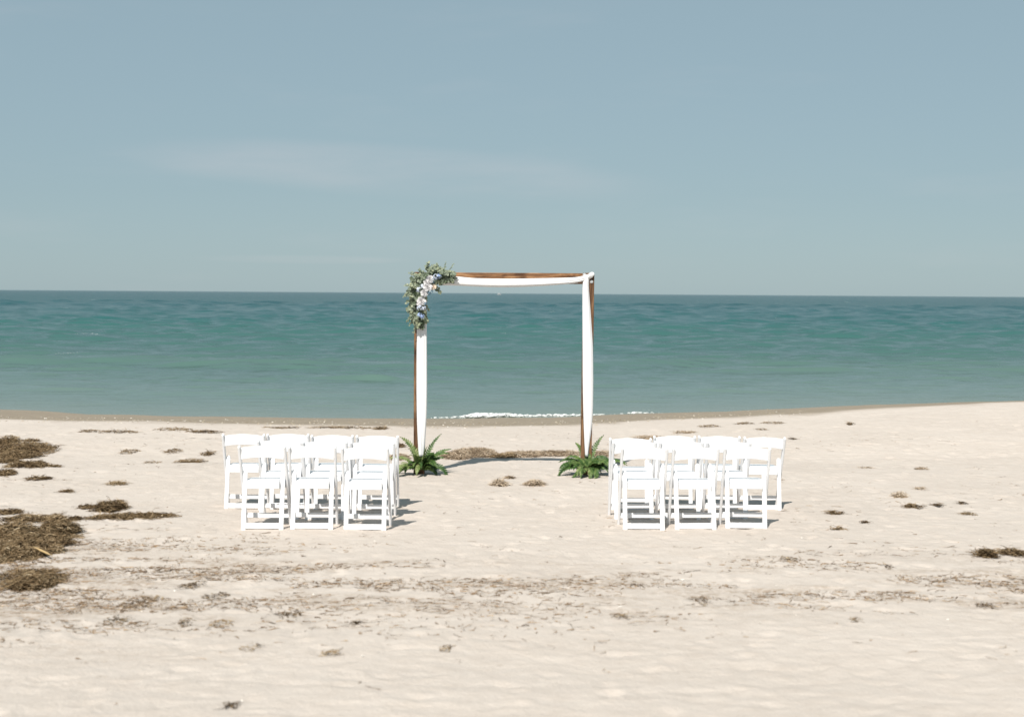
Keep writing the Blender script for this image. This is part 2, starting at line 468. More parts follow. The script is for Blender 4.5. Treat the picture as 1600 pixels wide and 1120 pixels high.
# ------------------------------------------------------------------ setting: sea
rows = [29.5]
while rows[-1] < 400:
    d = rows[-1]; rows.append(d + float(np.interp(d, [29, 60, 150, 400], [0.13, 0.16, 0.5, 2.2])))
rows = np.concatenate([np.array(rows), np.geomspace(405, 30000, 110)])
tt = np.concatenate([-np.geomspace(5, 0.52, 16), np.linspace(-0.5, 0.5, 620), np.geomspace(0.52, 5, 16)])
T, D = np.meshgrid(tt, rows)
SX, SY = D*T, D*1.0
dr = np.gradient(rows)[:, None] + 0*SX
wz = np.zeros_like(SX)
rw = np.random.default_rng(5)
for i in range(150):
    lam = 0.55 * (5.0/0.55)**rw.random()
    th = rw.normal(0, 0.24) + 0.08
    k = 2*math.pi/lam
    amp = 0.0030*lam**0.6
    ph = rw.uniform(0, 6.28)
    fade = sstep(0.5, 0.2, dr/lam)
    wz += amp*fade*np.cos(k*(SX*math.sin(th)+SY*math.cos(th))+ph)
lump = 0.35 + 1.3*fbm(SX*0.11, SY*0.16, 71, 4, 0.6)
wz *= lump*(1.0 + 0.6*sstep(60, 220, SY))
wz = wz + 1.5*np.maximum(wz, 0)**2
OFF = SY - shore_y(SX)
# short-crested wind wavelets: each a low ridge, steeper on the shoreward side
rk = np.random.default_rng(29)
NW = 26000
yy_ = rk.uniform(8.0, 205.0, NW); DW = 6110.0/yy_
XW = rk.uniform(-0.52, 0.52, NW)*DW
big = rk.random(NW) < 0.22
HW = np.interp(DW, [30, 40, 60, 100, 200, 700], [0.028, 0.050, 0.080, 0.165, 0.25, 0.36])*np.where(big, rk.uniform(0.8, 1.6, NW), rk.uniform(0.2, 0.7, NW))
LW = np.interp(DW, [30, 60, 150, 700], [0.6, 0.9, 1.2, 3.0])*np.where(big, rk.uniform(0.9, 2.4, NW), rk.uniform(0.5, 1.3, NW))
WW = np.maximum(HW*rk.uniform(2.0, 3.2, NW), np.interp(DW, [30, 60, 150, 400, 700], [0.16, 0.22, 0.7, 2.5, 40]))
CW = rk.normal(0, 0.12, NW)
for q in range(NW):
    if DW[q] > 700 or (DW[q] < 80 and rk.random() < 0.5): continue
    j0, j1 = np.searchsorted(rows, [DW[q]-2.2*WW[q], DW[q]+4*WW[q]]); i0, i1 = np.searchsorted(tt, [(XW[q]-2.3*LW[q])/DW[q], (XW[q]+2.3*LW[q])/DW[q]])
    if j1-j0 < 2 or i1-i0 < 2: continue
    dx = SX[j0:j1, i0:i1]-XW[q]; dy = SY[j0:j1, i0:i1]-DW[q]-CW[q]*dx-0.06*dx*dx/LW[q]
    sg = np.where(dy < 0, WW[q]*0.62, WW[q]*1.5)
    wz[j0:j1, i0:i1] = np.maximum(wz[j0:j1, i0:i1], wz[j0:j1, i0:i1]*0.6 + HW[q]*np.exp(-(dx/LW[q])**2-(dy/sg)**2))
# long low swell lines shoaling towards the beach
sw = fbm(SX*0.06, SY*0.02, 77, 3)
wz += 0.25*np.exp(-((OFF-20-7*(sw-0.5))/1.25)**2)*sstep(0.36, 0.56, fbm(SX*0.07+5, SY*0.01, 78, 3))
wz += 0.16*np.exp(-((OFF-14-6*(sw-0.5)-0.15*SX)/1.0)**2)*sstep(0.42, 0.6, fbm(SX*0.09+9, SY*0.01, 79, 3))
wz += 0.30*np.exp(-((OFF-58-14*(sw-0.5))/1.9)**2)*sstep(0.38, 0.6, fbm(SX*0.045+1, SY*0.01, 80, 3))
wz += 0.14*np.exp(-((OFF-6.5-3*(sw-0.5))/0.7)**2)*sstep(0.4, 0.6, fbm(SX*0.15+4, SY*0.01, 81, 3))
wz *= 0.4 + 0.6*sstep(1.0, 22.0, OFF)
wz *= sstep(-1.5, 3.5, OFF)*0.9 + 0.1
sea = mesh_obj('sea', np.stack([SX.ravel(), SY.ravel(), (SEA_Z + wz).ravel()], 1), grid_faces(len(rows), len(tt)), M_SEA,
               attrs={'offshore': np.clip(OFF, 0, 9999).ravel()})
tag(sea, 'choppy teal sea reaching to the horizon', kind='structure')
def sea_height(x, y):
    j = int(np.clip(np.searchsorted(rows, y), 1, len(rows)-1)); i = int(np.clip(np.searchsorted(tt, x/y), 1, len(tt)-1))
    return SEA_Z + float(wz[j-1:j+1, i-1:i+1].max())

# foam: the small shore break and whitecaps
def blobs(centers, radii, rng, flat=0.5, sub=1):
    import bmesh
    bm = bmesh.new(); bmesh.ops.create_icosphere(bm, subdivisions=sub, radius=1.0)
    bv = np.array([v.co[:] for v in bm.verts]); bf = np.array([[v.index for v in f.verts] for f in bm.faces]); bm.free()
    n = len(centers); sc = rng.uniform(0.6, 1.3, (n, 1, 3)); sc[:, :, 2] *= flat; sc[:, :, 0] *= 1.5
    vs = bv[None]*sc*np.asarray(radii)[:, None, None]*(1+0.25*rng.standard_normal((n, len(bv), 1))) + np.asarray(centers)[:, None, :]
    fs = bf[None] + (np.arange(n)*len(bv))[:, None, None]
    return vs.reshape(-1, 3), fs.reshape(-1, 3)
rf = np.random.default_rng(3)
cen, rad = [], []
for i in range(2600):
    x = rf.uniform(-3.0, 3.6)
    a = np.interp(x, [-3, -1.9, -1.2, -0.75, -0.35, 0.4, 1.7, 2.3, 2.8, 3.2, 3.6], [0.0, 0.08, 0.25, 1.0, 0.9, 0.42, 0.36, 0.08, 0.34, 0.16, 0.0])
    if rf.random() > a*1.1+0.06: continue
    hgt = a*(0.35+0.65*float(vnoise(np.array([x*2.3]), np.array([0.5]), 8)[0]))*0.095
    y = float(shore_y(np.array([x]))[0]) + 0.12 + rf.uniform(0, 0.55)*(0.3+a)
    cen.append((x, y, SEA_Z + rf.random()**0.7*hgt)); rad.append((rf.uniform(0.008, 0.022) if rf.random() < .6 else rf.uniform(0.03, 0.06))*(0.35+0.85*a))
fv, ff = blobs(cen, rad, rf, 0.28)
tag(mesh_obj('shore_foam', fv, ff, M_FOAM), 'white foam of a small wave breaking at the water edge', kind='stuff')
cen, rad = [], []
for (px, py, wpx, hh) in [(162, 524, 52, .16), (333, 498, 16, .22), (787, 528, 8, .10), (303, 571, 12, .08), (693, 563, 18, .03), (1058, 567, 9, .06),
                          (102, 483, 8, .22), (145, 469, 8, .35), (840, 512, 6, .10), (898, 467, 5, .4), (862, 489, 9, .2), (1213, 500, 5, .15), (1322, 473, 5, .3),
                          (1540, 490, 5, .2), (1354, 479, 4, .3), (105, 556, 30, .04), (540, 461, 5, .5), (1010, 641, 10, .03)]:
    d = ray(px, py); t = (SEA_Z - CAM_H)/d.z; c = d*t
    w = wpx/FPX*c.y
    if c.y > 900: continue
    for i in range(int(26 + wpx*1.2)):
        x = c.x + rf.normal(0, 0.30)*w; y = c.y + rf.normal(0, 0.03)*w
        cen.append((x, y, sea_height(x, y) + rf.uniform(-0.01, hh*0.12))); rad.append(w*rf.uniform(0.016, 0.04) if wpx < 25 else w*rf.uniform(0.007, 0.016))
fv, ff = blobs(cen, rad, rf, 0.16)
tag(mesh_obj('whitecap_foam', fv, ff, M_FOAM), 'scattered small whitecaps on the open sea', kind='stuff')

# ------------------------------------------------------------------ arch
AY = 17.62
K = AY/FPX
def arch_pt(px, py, dy=0.0):
    return on_plane(px, py, AY+dy)
al, ar = arch_pt(648, 738), arch_pt(909.5, 740)
top_l, top_r = arch_pt(648, 426.5), arch_pt(928.5, 425.5)
gz = -0.12
arch = empty('wooden_arch', ((al.x+ar.x)/2, AY, -0.05))
tag(arch, 'brown stained wooden ceremony arch standing on the sand before the sea', 'arch')
def child_box(name, a, b, xdir, w, d, mat):
    """bar whose object origin sits at the arch base"""
    m = MB(); off = Vector(arch.location)
    m.bar(Vector(a)-off, Vector(b)-off, xdir, w, d, 0.004)
    return m.build(name, mat, arch)
PW, PD = 0.137, 0.088
lx, rx = top_l.x+PW/2, top_r.x-PW/2
ztop = (top_l.z+top_r.z)/2
child_box('post', (lx-0.004, AY, gz), (lx, AY, ztop), (1, 0, 0), PW, PD, M_WOODZ)
child_box('post', (rx-0.014, AY, gz), (rx, AY, ztop+0.002), (1, 0, 0), PW, PD, M_WOODZ)
child_box('beam', (lx+PW/2+0.001, AY, ztop-PW/2-0.002), (rx-PW/2-0.001, AY, ztop-PW/2), (0, 0, 1), PW-0.004, PD-0.006, M_WOODX)
for (px, py) in ((913, 429.3), (924.3, 440.2)):
    q = arch_pt(px, py, -PD/2-0.001) - Vector(arch.location)
    m = MB()
    def disc(r, y0, y1, n=14):
        m.loft([[(q.x+r*math.cos(2*math.pi*k/n), q.y+y0, q.z+r*math.sin(2*math.pi*k/n)) for k in range(n)],
                [(q.x+r*.93*math.cos(2*math.pi*k/n), q.y+y1, q.z+r*.93*math.sin(2*math.pi*k/n)) for k in range(n)]])
    disc(0.021, 0.0, -0.004); disc(0.011, -0.004, -0.013, 6)
    m.build('bolt', M_BOLT, arch)

# ------------------------------------------------------------------ drape
drape = empty('fabric_drape', (arch.location.x, AY-0.06, -0.05))
tag(drape, 'gathered white fabric draped along the beam and down both arch posts', 'drape')
def cloth_strip(name, keys, npl, depth, seed, vertical=True, back=0.0):
    """keys: (pixel along, edge0, edge1); pleats run along the strip, the cloth bulges off the wood"""
    k = np.array(keys, float); n = 70; nu = 44
    s = np.linspace(k[0, 0], k[-1, 0], n)
    e0 = np.interp(s, k[:, 0], k[:, 1]); e1 = np.interp(s, k[:, 0], k[:, 2])
    ker = np.array([1, 2, 3, 2, 1.])/9
    for _ in range(3):
        e0 = np.convolve(np.pad(e0, 2, 'edge'), ker, 'valid'); e1 = np.convolve(np.pad(e1, 2, 'edge'), ker, 'valid')
    V = []; rg = np.random.default_rng(seed); ph = rg.uniform(0, 6.28, 4)
    for i in range(n):
        t = i/(n-1)
        for j in range(nu):
            u = j/(nu-1)
            a = e0[i] + (e1[i]-e0[i])*u
            w = abs(e1[i]-e0[i])*K
            fold = math.sin(u*npl*6.28 + ph[0] + 1.1*math.sin(t*4+ph[1])) * 0.6 + 0.4*math.sin(u*npl*1.7*6.28 + ph[2] + 2*t)
            bulge = math.sin(math.pi*min(max(u, 0), 1))**0.6
            dy = -PD/2 - 0.008 - bulge*0.028 - (fold*0.5+0.5)*depth*bulge**0.5 - back
            if vertical: P = arch_pt(a, s[i], 0)
            else: P = arch_pt(s[i], a, 0)
            V.append((P.x-drape.location.x, AY+dy-drape.location.y, P.z-drape.location.z))
    o = mesh_obj(name, np.array(V), grid_faces(n, nu), M_CLOTH, drape)
    md = o.modifiers.new('thick', 'SOLIDIFY'); md.thickness = 0.002
    return o
cloth_strip('swag', [(690, 434, 446), (712, 431.5, 446.3), (735, 434.5, 447.4), (760, 435.4, 448.6), (790, 435.6, 449), (820, 435.4, 448.4), (850, 434.8, 446.8),
                     (880, 434.2, 444.6), (900, 433.6, 442.6), (910, 431.6, 440.5), (917, 429, 437)], 2.2, 0.007, 1, False)
cloth_strip('side_panel', [(429, 914.5, 921.5), (436, 910, 920), (445, 909.8, 919), (480, 909.8, 922), (540, 910, 926), (600, 910.3, 926.6), (640, 911, 926), (665, 911.8, 924.5),
                           (690, 912.8, 921), (712, 914.2, 918)], 2.6, 0.007, 2)
cloth_strip('side_panel', [(440, 656, 668), (500, 652, 667), (560, 651.4, 667.4), (610, 651.3, 667.6), (650, 651.8, 667), (675, 652.8, 665.2), (700, 653.8, 664), (712, 655, 662)], 2.6, 0.007, 4)
# knot of cloth over the corner
kv = []; n1_, n2_ = 14, 24
kc = arch_pt(922.8, 430.6, -PD/2+0.004)
for i in range(n1_):
    for j in range(n2_):
        a = math.pi*i/(n1_-1); b = 2*math.pi*j/n2_
        r = 1 + 0.10*math.sin(5*b+3*a) + 0.05*math.sin(9*b)
        kv.append((kc.x-drape.location.x + 0.046*r*math.sin(a)*math.cos(b) + 0.008*math.cos(a), kc.y-drape.location.y + 0.062*r*math.sin(a)*math.sin(b), kc.z-drape.location.z + 0.040*math.cos(a)*(1+.06*math.sin(3*b)) + 0.012*math.sin(a)*math.cos(b)))
kf = [(i*n2_+j, i*n2_+(j+1) % n2_, (i+1)*n2_+(j+1) % n2_, (i+1)*n2_+j) for i in range(n1_-1) for j in range(n2_)]
mesh_obj('knot', np.array(kv), kf, M_CLOTH, drape)

# ------------------------------------------------------------------ flowers on the corner
flo = empty('floral_arrangement', arch_pt(660, 440, -0.12))
tag(flo, 'eucalyptus garland with white and blue flowers on the arch corner', 'flowers')
FO = Vector(flo.location)
rl = random.Random(21)
def leaf_disc(V, F, Tn, c, nrm, up, r, tint, asp=0.85):
    nrm = nrm.normalized(); up = (up-nrm*up.dot(nrm))
    up = up.normalized() if up.length > 1e-4 else nrm.orthogonal().normalized()
    sd = nrm.cross(up); n0 = len(V)
    V.append(c + nrm*(-0.12*r)); Tn.append(tint*0.9)
    for k in range(8):
        a = 2*math.pi*k/8
        V.append(c + up*(r*math.cos(a)*(1.12 if k == 0 else 1)) + sd*(r*asp*math.sin(a)) + nrm*(0.12*r*math.cos(2*a))); Tn.append(tint)
    for k in range(8): F.append((n0, n0+1+k, n0+1+(k+1) % 8))
def sprig(base_p, d, L, nl, r0, tone, name='eucalyptus_sprig'):
    V, F, Tn = [], [], []
    d = d.normalized(); pts = []; p = Vector(base_p); dd = d.copy()
    for i in range(7):
        pts.append(p.copy()); p = p + dd*(L/6); dd = (dd + Vector((0, -0.03, -0.11)) + Vector((rl.uniform(-1, 1), rl.uniform(-1, 1), rl.uniform(-1, 1)))*0.10).normalized()
    m = MB(); m.tube(pts, [0.003]*6+[0.0015], 4)
    V += [Vector(v) for v in m.v]; F += list(m.f); Tn += [0.35]*len(V)
    for i in range(nl):
        t = (i+0.6)/nl*5.99; a = int(t); c = pts[a].lerp(pts[min(a+1, 6)], t-a)
        ax = (pts[min(a+1, 6)]-pts[a]).normalized()
        sd = ax.orthogonal().normalized(); sd.rotate(Matrix.Rotation(rl.uniform(0, 6.28), 3, ax))
        for sgn in (1, -1):
            r = r0*(1.1-0.5*t/6)*rl.uniform(0.75, 1.2)
            dirn = (sd*sgn + ax*0.35 + Vector((rl.uniform(-.3, .3), rl.uniform(-.3, .3), rl.uniform(-.3, .3)))).normalized()
            nrm = (ax*0.6 + Vector((rl.uniform(-.8, .8), -0.75+rl.uniform(-.5, .3), 0.4+rl.uniform(-.6, .6))))
            leaf_disc(V, F, Tn, c + dirn*r*0.95, nrm, dirn, r, min(1, max(0, tone + rl.uniform(-0.22, 0.25) + 0.04*t)))
    return mesh_obj(name, np.array([tuple(v-FO) for v in V]), F, M_EUC, flo, True, {'tint': Tn})
# spine of the garland (pixels on the arch plane) with half widths
spine = [(708, 433, 9), (697, 431, 13), (684, 431, 17), (670, 433, 20), (658, 442, 22), (651, 455, 21), (650, 470, 17), (652, 485, 15), (655, 498, 14), (657, 508, 9)]
for i in range(210):
    t = rl.random()*(len(spine)-1.001); a = int(t); f = t-a
    px = spine[a][0]*(1-f)+spine[a+1][0]*f; py = spine[a][1]*(1-f)+spine[a+1][1]*f; hw = (spine[a][2]*(1-f)+spine[a+1][2]*f)*K
    tx = spine[a+1][0]-spine[a][0]; tz = -(spine[a+1][1]-spine[a][1]); tl = math.hypot(tx, tz); nx, nz = tz/tl, -tx/tl
    side = rl.choice((-1, 1)) * rl.uniform(0.1, 1.0)
    b = arch_pt(px, py, -0.07 - rl.random()*0.09)
    d = Vector((nx*side, -0.35+rl.uniform(-.45, .35), nz*side)) + Vector((tx/tl, 0, tz/tl))*rl.uniform(-0.6, 0.7)
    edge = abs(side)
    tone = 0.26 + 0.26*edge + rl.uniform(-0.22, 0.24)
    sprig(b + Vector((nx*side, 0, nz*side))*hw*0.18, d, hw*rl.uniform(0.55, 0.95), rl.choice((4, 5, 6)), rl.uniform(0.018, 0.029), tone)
for (bx, by, ex, ey, r) in [(668, 424, 670, 409, .028), (680, 424, 683, 410, .018), (693, 424, 697, 409, .012), (700, 428, 709, 411, .012), (645, 448, 631, 445, .016), (645, 455, 628, 462, .016),
                            (648, 497, 633, 500, .016), (650, 498, 636, 508, .015), (655, 505, 644, 520, .014), (657, 507, 660, 515, .016), (664, 490, 671, 504, .013),
                            (663, 478, 671, 486, .015), (680, 450, 690, 458, .018), (704, 434, 716, 434, .010), (705, 436, 709, 444, .010), (640, 478, 635, 486, .016), (652, 432, 640, 424, .018)]:
    b, e = arch_pt(bx, by, -0.10), arch_pt(ex, ey, -0.10+rl.uniform(-.05, .02))
    sprig(b, (e-b)+Vector((0, 0, .02)), (e-b).length, 6, r, 0.62)
def petal_ring(V, F, Tn, c, ax, u, w, n, r_in, r_out, z0, z1, width, ph, tint):
    for k in range(n):
        a = ph + 2*math.pi*k/n; rad_ = u*math.cos(a)+w*math.sin(a); tan_ = -u*math.sin(a)+w*math.cos(a)
        n0 = len(V)
        for i in range(4):
            t = i/3; rr = r_in + (r_out-r_in)*t; hh = z0 + (z1-z0)*t**0.7 - 0.25*abs(z1-z0)*max(0, t-.7)
            wd = width*math.sin(math.pi*(0.22+0.62*t))
            for j in range(3):
                s = j-1
                V.append(c + rad_*(rr-abs(s)*0.12*wd) + tan_*(s*wd/2) + ax*(hh+abs(s)*0.12*width)); Tn.append(min(1, max(0, tint+rl.uniform(-.15, .15)+0.25*t)))
        for i in range(3):
            for j in range(2):
                q = n0+i*3+j; F.append((q, q+1, q+4, q+3))
def rose(name, px, py, r, mat, dy=-0.2, face=(0.1, -1, 0.35)):
    V, F, Tn = [], [], []
    c = arch_pt(px, py, dy-0.035); r = r*1.08; ax = Vector(face).normalized(); u = ax.orthogonal().normalized(); w = ax.cross(u)
    petal_ring(V, F, Tn, c, ax, u, w, 6, r*.25, r*1.0, -r*.25, r*.15, r*1.05, rl.random(), 0.6)
    petal_ring(V, F, Tn, c, ax, u, w, 6, r*.22, r*.78, -r*.15, r*.35, r*.9, rl.random()+.5, 0.55)
    petal_ring(V, F, Tn, c, ax, u, w, 5, r*.15, r*.50, -r*.05, r*.48, r*.7, rl.random(), 0.45)
    petal_ring(V, F, Tn, c, ax, u, w, 4, r*.03, r*.24, 0, r*.55, r*.45, rl.random(), 0.3)
    return mesh_obj(name, np.array([tuple(v-FO) for v in V]), F, mat, flo, True, {'tint': Tn})
def cluster(name, px, py, r, mat, nfl=16, dy=-0.19):
    V, F, Tn = [], [], []
    c = arch_pt(px, py, dy-0.04); r = r*1.15
    for i in range(nfl):
        a = rl.uniform(0, 6.28); e = math.asin(rl.uniform(0.05, 1))
        ax = Vector((math.cos(a)*math.cos(e), -math.sin(e), math.sin(a)*math.cos(e))); u = ax.orthogonal().normalized(); w = ax.cross(u)
        petal_ring(V, F, Tn, c+ax*r*.8*rl.uniform(.85, 1.1), ax, u, w, 4, r*.03, r*.34, 0, r*.05, r*.33, rl.random()*3, rl.uniform(.2, .8))
    return mesh_obj(name, np.array([tuple(v-FO) for v in V]), F, mat, flo, True, {'tint': Tn})
for (px, py, r) in ((671.5, 436.5, .050), (667, 441.5, .042), (668, 448.5, .056), (662.8, 458.0, .046), (658.5, 470.5, .054), (655.5, 475, .036)):
    rose('rose', px, py, r, M_ROSE, -0.19-rl.random()*.03)['label'] = 'white open rose'
rose('rose', 677.3, 448.5, .034, M_CREAM, -0.19)['label'] = 'cream rose bud'
for (px, py, r, mt, lb) in ((681.5, 432.5, .034, M_PALE, 'pale blue blossom cluster'), (686, 431.5, .030, M_BLUE, 'light blue blossom cluster'), (677, 438, .032, M_TEAL, 'dusty blue blossom cluster'),
                            (671.5, 456, .036, M_TEAL, 'dusty blue blossom cluster'), (653.5, 453, .030, M_PALE, 'pale blue blossom cluster'), (659.5, 448, .032, M_PALE, 'pale blue blossom cluster'),
                            (656, 480.5, .036, M_PALE, 'pale blue blossom cluster'), (662, 481, .028, M_PALE, 'pale blue blossom cluster'), (655.5, 492, .028, M_BLUE, 'light blue blossom cluster'),
                            (660, 494.5, .026, M_BLUE, 'light blue blossom cluster'), (664, 474, .026, M_TEAL, 'dusty blue blossom cluster')):
    cluster('blossom_cluster', px, py, r, mt)['label'] = lb

# ------------------------------------------------------------------ ferns at the posts
def frond(parent, az, el, L, wd, tone, droop=1.0, start=0.02):
    V, F, Tn = [], [], []
    n = 17; p = Vector((math.cos(az)*start, math.sin(az)*start, 0.06)); e = el
    h = Vector((math.cos(az), math.sin(az), 0)); sd = Vector((-math.sin(az), math.cos(az), 0)); pts = [p.copy()]; es = [e]
    bend = rl.uniform(-1.3, 1.3)
    for i in range(n):
        d = h*math.cos(e)+Vector((0, 0, 1))*math.sin(e)
        h = (h + sd*bend/n).normalized(); p = p + d*(L/n); e -= droop*(0.035+0.085*i/n)
        pts.append(p.copy()); es.append(e)
    # keep above the sand
    gz0 = parent.location.z
    for q in pts:
        g = g1(parent.location.x+q.x, parent.location.y+q.y)-gz0+0.012
        if q.z < g: q.z = g
    m = MB(); m.tube(pts[::2], [0.004, .004, .0035, .003, .003, .0025, .002, .002, .0015], 4)
    V += [Vector(v) for v in m.v]; F += list(m.f); Tn += [tone*.8]*len(V)
    face = Vector((rl.uniform(-.5, .3), -0.9, 0.45+rl.uniform(-.3, .3)))
    for i in range(2, n+1):
        t = i/n; ll = wd*1.25*math.sin(math.pi*min(1, 0.18+0.82*t)**0.9)**0.75*rl.uniform(.8, 1.12)+0.006
        d = (pts[i]-pts[i-1]).normalized() if (pts[i]-pts[i-1]).length > 1e-6 else h
        nat = d.cross(sd); nat = nat if nat.z > 0 else -nat
        nrm = nat*0.6 + face*0.7
        s2 = d.cross(nrm).normalized(); up = s2.cross(d)
        if up.dot(nrm) < 0: up = -up
        for s in (1, -1):
            o = (s2*s*0.90+d*0.45+up*rl.uniform(-.22, .12)).normalized(); c = pts[i]
            a = c - d*0.012; b = c + d*0.012
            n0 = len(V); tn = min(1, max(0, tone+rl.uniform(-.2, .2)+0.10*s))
            V += [a, a+o*ll*.55-d*.003+up*.003, c+o*ll+up*(-.004), b+o*ll*.5+up*.003, b]
            for k in range(5): Tn.append(tn)
            F.append((n0, n0+1, n0+2, n0+3, n0+4))
    va = np.array([tuple(v) for v in V])
    va[:, 2] = np.maximum(va[:, 2], ground(va[:, 0]+parent.location.x, va[:, 1]+parent.location.y)-gz0+0.004)
    return mesh_obj('frond', va, F, M_FERN, parent, False, {'tint': Tn})
def fern(px, py, label, specs, seed):
    rl.seed(seed)
    P = arch_pt(px, py); y = AY-0.10
    f = empty('fern', (P.x, y, g1(P.x, y)))
    tag(f, label, 'fern', 'ferns at the feet of the arch')
    for (az, el, L, wd, tone, dr_) in specs: frond(f, R(az+rl.uniform(-16, 16)), R(el+rl.uniform(-9, 7)), L*rl.uniform(.78, 1.14), wd*rl.uniform(.85, 1.15), tone, dr_*rl.uniform(.8, 1.3))
    # crown of short stems in the middle
    for i in range(16):
        frond(f, R(rl.uniform(140, 400)), R(rl.uniform(25, 85)), rl.uniform(.18, .36), rl.uniform(.03, .042), rl.uniform(.1, .55), rl.uniform(.6, 1.8))
# azimuth: 0 = right, 90 = away, 180 = left, 270 = towards the camera
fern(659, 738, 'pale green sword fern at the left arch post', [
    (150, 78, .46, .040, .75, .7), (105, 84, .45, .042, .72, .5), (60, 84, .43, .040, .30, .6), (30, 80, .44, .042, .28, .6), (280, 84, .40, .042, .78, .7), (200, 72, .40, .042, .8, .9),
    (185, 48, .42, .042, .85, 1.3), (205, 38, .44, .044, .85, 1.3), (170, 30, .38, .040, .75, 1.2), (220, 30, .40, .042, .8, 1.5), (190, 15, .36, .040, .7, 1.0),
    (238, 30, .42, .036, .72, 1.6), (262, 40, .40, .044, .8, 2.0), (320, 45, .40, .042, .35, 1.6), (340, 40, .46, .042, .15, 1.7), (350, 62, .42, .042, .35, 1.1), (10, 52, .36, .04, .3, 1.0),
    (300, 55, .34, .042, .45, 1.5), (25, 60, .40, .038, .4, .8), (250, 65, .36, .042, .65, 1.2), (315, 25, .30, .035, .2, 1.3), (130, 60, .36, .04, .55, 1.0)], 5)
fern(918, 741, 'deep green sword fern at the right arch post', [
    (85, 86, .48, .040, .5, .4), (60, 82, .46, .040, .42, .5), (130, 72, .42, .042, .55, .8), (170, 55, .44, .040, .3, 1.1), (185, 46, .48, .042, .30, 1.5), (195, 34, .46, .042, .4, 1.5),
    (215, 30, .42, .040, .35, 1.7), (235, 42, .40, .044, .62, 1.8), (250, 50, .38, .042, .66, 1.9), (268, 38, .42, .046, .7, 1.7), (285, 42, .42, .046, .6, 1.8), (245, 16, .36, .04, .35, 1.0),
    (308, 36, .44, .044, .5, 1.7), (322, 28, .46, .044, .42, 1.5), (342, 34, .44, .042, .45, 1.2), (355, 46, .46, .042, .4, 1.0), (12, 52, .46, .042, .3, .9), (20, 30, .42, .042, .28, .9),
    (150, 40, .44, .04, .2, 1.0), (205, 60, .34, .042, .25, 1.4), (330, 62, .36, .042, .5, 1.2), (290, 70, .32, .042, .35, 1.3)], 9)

# ------------------------------------------------------------------ folding chairs
def make_chair():
    """origin on the sand midway between the rear feet; the sitter faces +y"""
    c = empty('folding_chair')
    def post_y(z): return 0.325 + (-0.006-0.325)*z/0.775
    for s in (-1, 1):
        m = MB(); x = s*0.209
        m.bar((x, post_y(-0.01), -0.01), (x, post_y(0.775), 0.775), (1, 0, 0), 0.024, 0.042, 0.006)
        m.build('post', M_RESIN, c)
        m = MB(); x = s*0.1745   # rear leg with a rounded top
        a = Vector((x, -0.006, -0.01)); b = Vector((x, 0.118, 0.545)); t = (b-a).normalized(); L = (b-a).length
        w, d = 0.041, 0.020; yv = t.cross(Vector((1, 0, 0)))
        rings = []
        for q, k in [(0, .92), (0.006, 1), (0.3, 1), (L-0.028, 1), (L-0.014, .9), (L-0.004, .62), (L, .25)]:
            hw = w/2*k; hd = d/2*(0.7+0.3*k); cx = 0.004
            pp = a + t*q
            rings.append([pp+Vector((i, 0, 0))+yv*j for i, j in ((-hw+cx, -hd), (hw-cx, -hd), (hw, -hd+cx), (hw, hd-cx), (hw-cx, hd), (-hw+cx, hd), (-hw, hd-cx), (-hw, -hd+cx))])
        m.loft(rings); m.build('rear_leg', M_RESIN, c)
    # arched back panel, slightly hollow towards the sitter
    m = MB(); rings = []; n = 20
    for i in range(n+1):
        u = i/n*2-1; x = u*0.196
        zt = 0.757 + 0.020*(1-u*u); zb = 0.648 + 0.020*(1-u*u)
        dy = -0.012*(1-u*u)
        r = []
        for (z, o) in ((zb+.003, -.009), (zb, -.005), (zb, .005), (zb+.003, .009), (zt-.004, .009), (zt, .004), (zt, -.004), (zt-.004, -.009)):
            r.append((x, post_y(0.705)+(z-0.705)*-0.13+dy+o, z))
        rings.append(r)
    m.loft(rings); m.build('backrest', M_RESIN, c, False)
    # seat: narrow between the rear legs, wider in front of them, with a deep rim
    out = [(-0.150, 0.035), (0.150, 0.035), (0.150, 0.150), (0.193, 0.165), (0.193, 0.395), (0.175, 0.425), (-0.175, 0.425), (-0.193, 0.395), (-0.193, 0.165), (-0.150, 0.150)]
    def ringz(z, k, dy=0): return [(x*k, 0.23+(y-0.23)*k+dy, z+0.004-(y-0.23)*0.045) for x, y in out]
    m = MB(); m.loft([ringz(0.366, .985), ringz(0.370, 1), ringz(0.432, 1), ringz(0.438, .975), ringz(0.438, .93), ringz(0.446, .90), ringz(0.449, .8)])
    m.build('seat', M_RESIN, c)
    m = MB(); m.bar((-0.1535, 0.0045, 0.040), (0.1535, 0.0045, 0.040), (0, 0, 1), 0.052, 0.016, 0.004); m.build('rear_stretcher', M_RESIN, c)
    yb = post_y(0.098); m = MB(); m.bar((-0.1965, yb, 0.098), (0.1965, yb, 0.098), (0, 0, 1), 0.046, 0.016, 0.004); m.build('front_stretcher', M_RESIN, c)
    return c
def copy_tree(o):
    c = o.copy(); COL.objects.link(c)
    for ch in o.children:
        d = ch.copy(); COL.objects.link(d); d.parent = c
    return c
rows_px = {
    ('left', 'nearest the camera'): (827, [409.8, 487.0, 570.2]),
    ('left', 'in the middle'): (810, [436, 508, 581]),
    ('left', 'nearest the arch'): (794, [380, 450.5, 519.5, 588.5]),
    ('right', 'nearest the camera'): (826, [1006, 1087, 1166]),
    ('right', 'in the middle'): (810, [991, 1064, 1137]),
    ('right', 'nearest the arch'): (795, [984.5, 1053, 1122, 1192]),
}
ordn = {3: ('leftmost', 'middle', 'rightmost'), 4: ('leftmost', 'second from left', 'third from left', 'rightmost')}
rc = random.Random(4)
proto = make_chair(); first = True
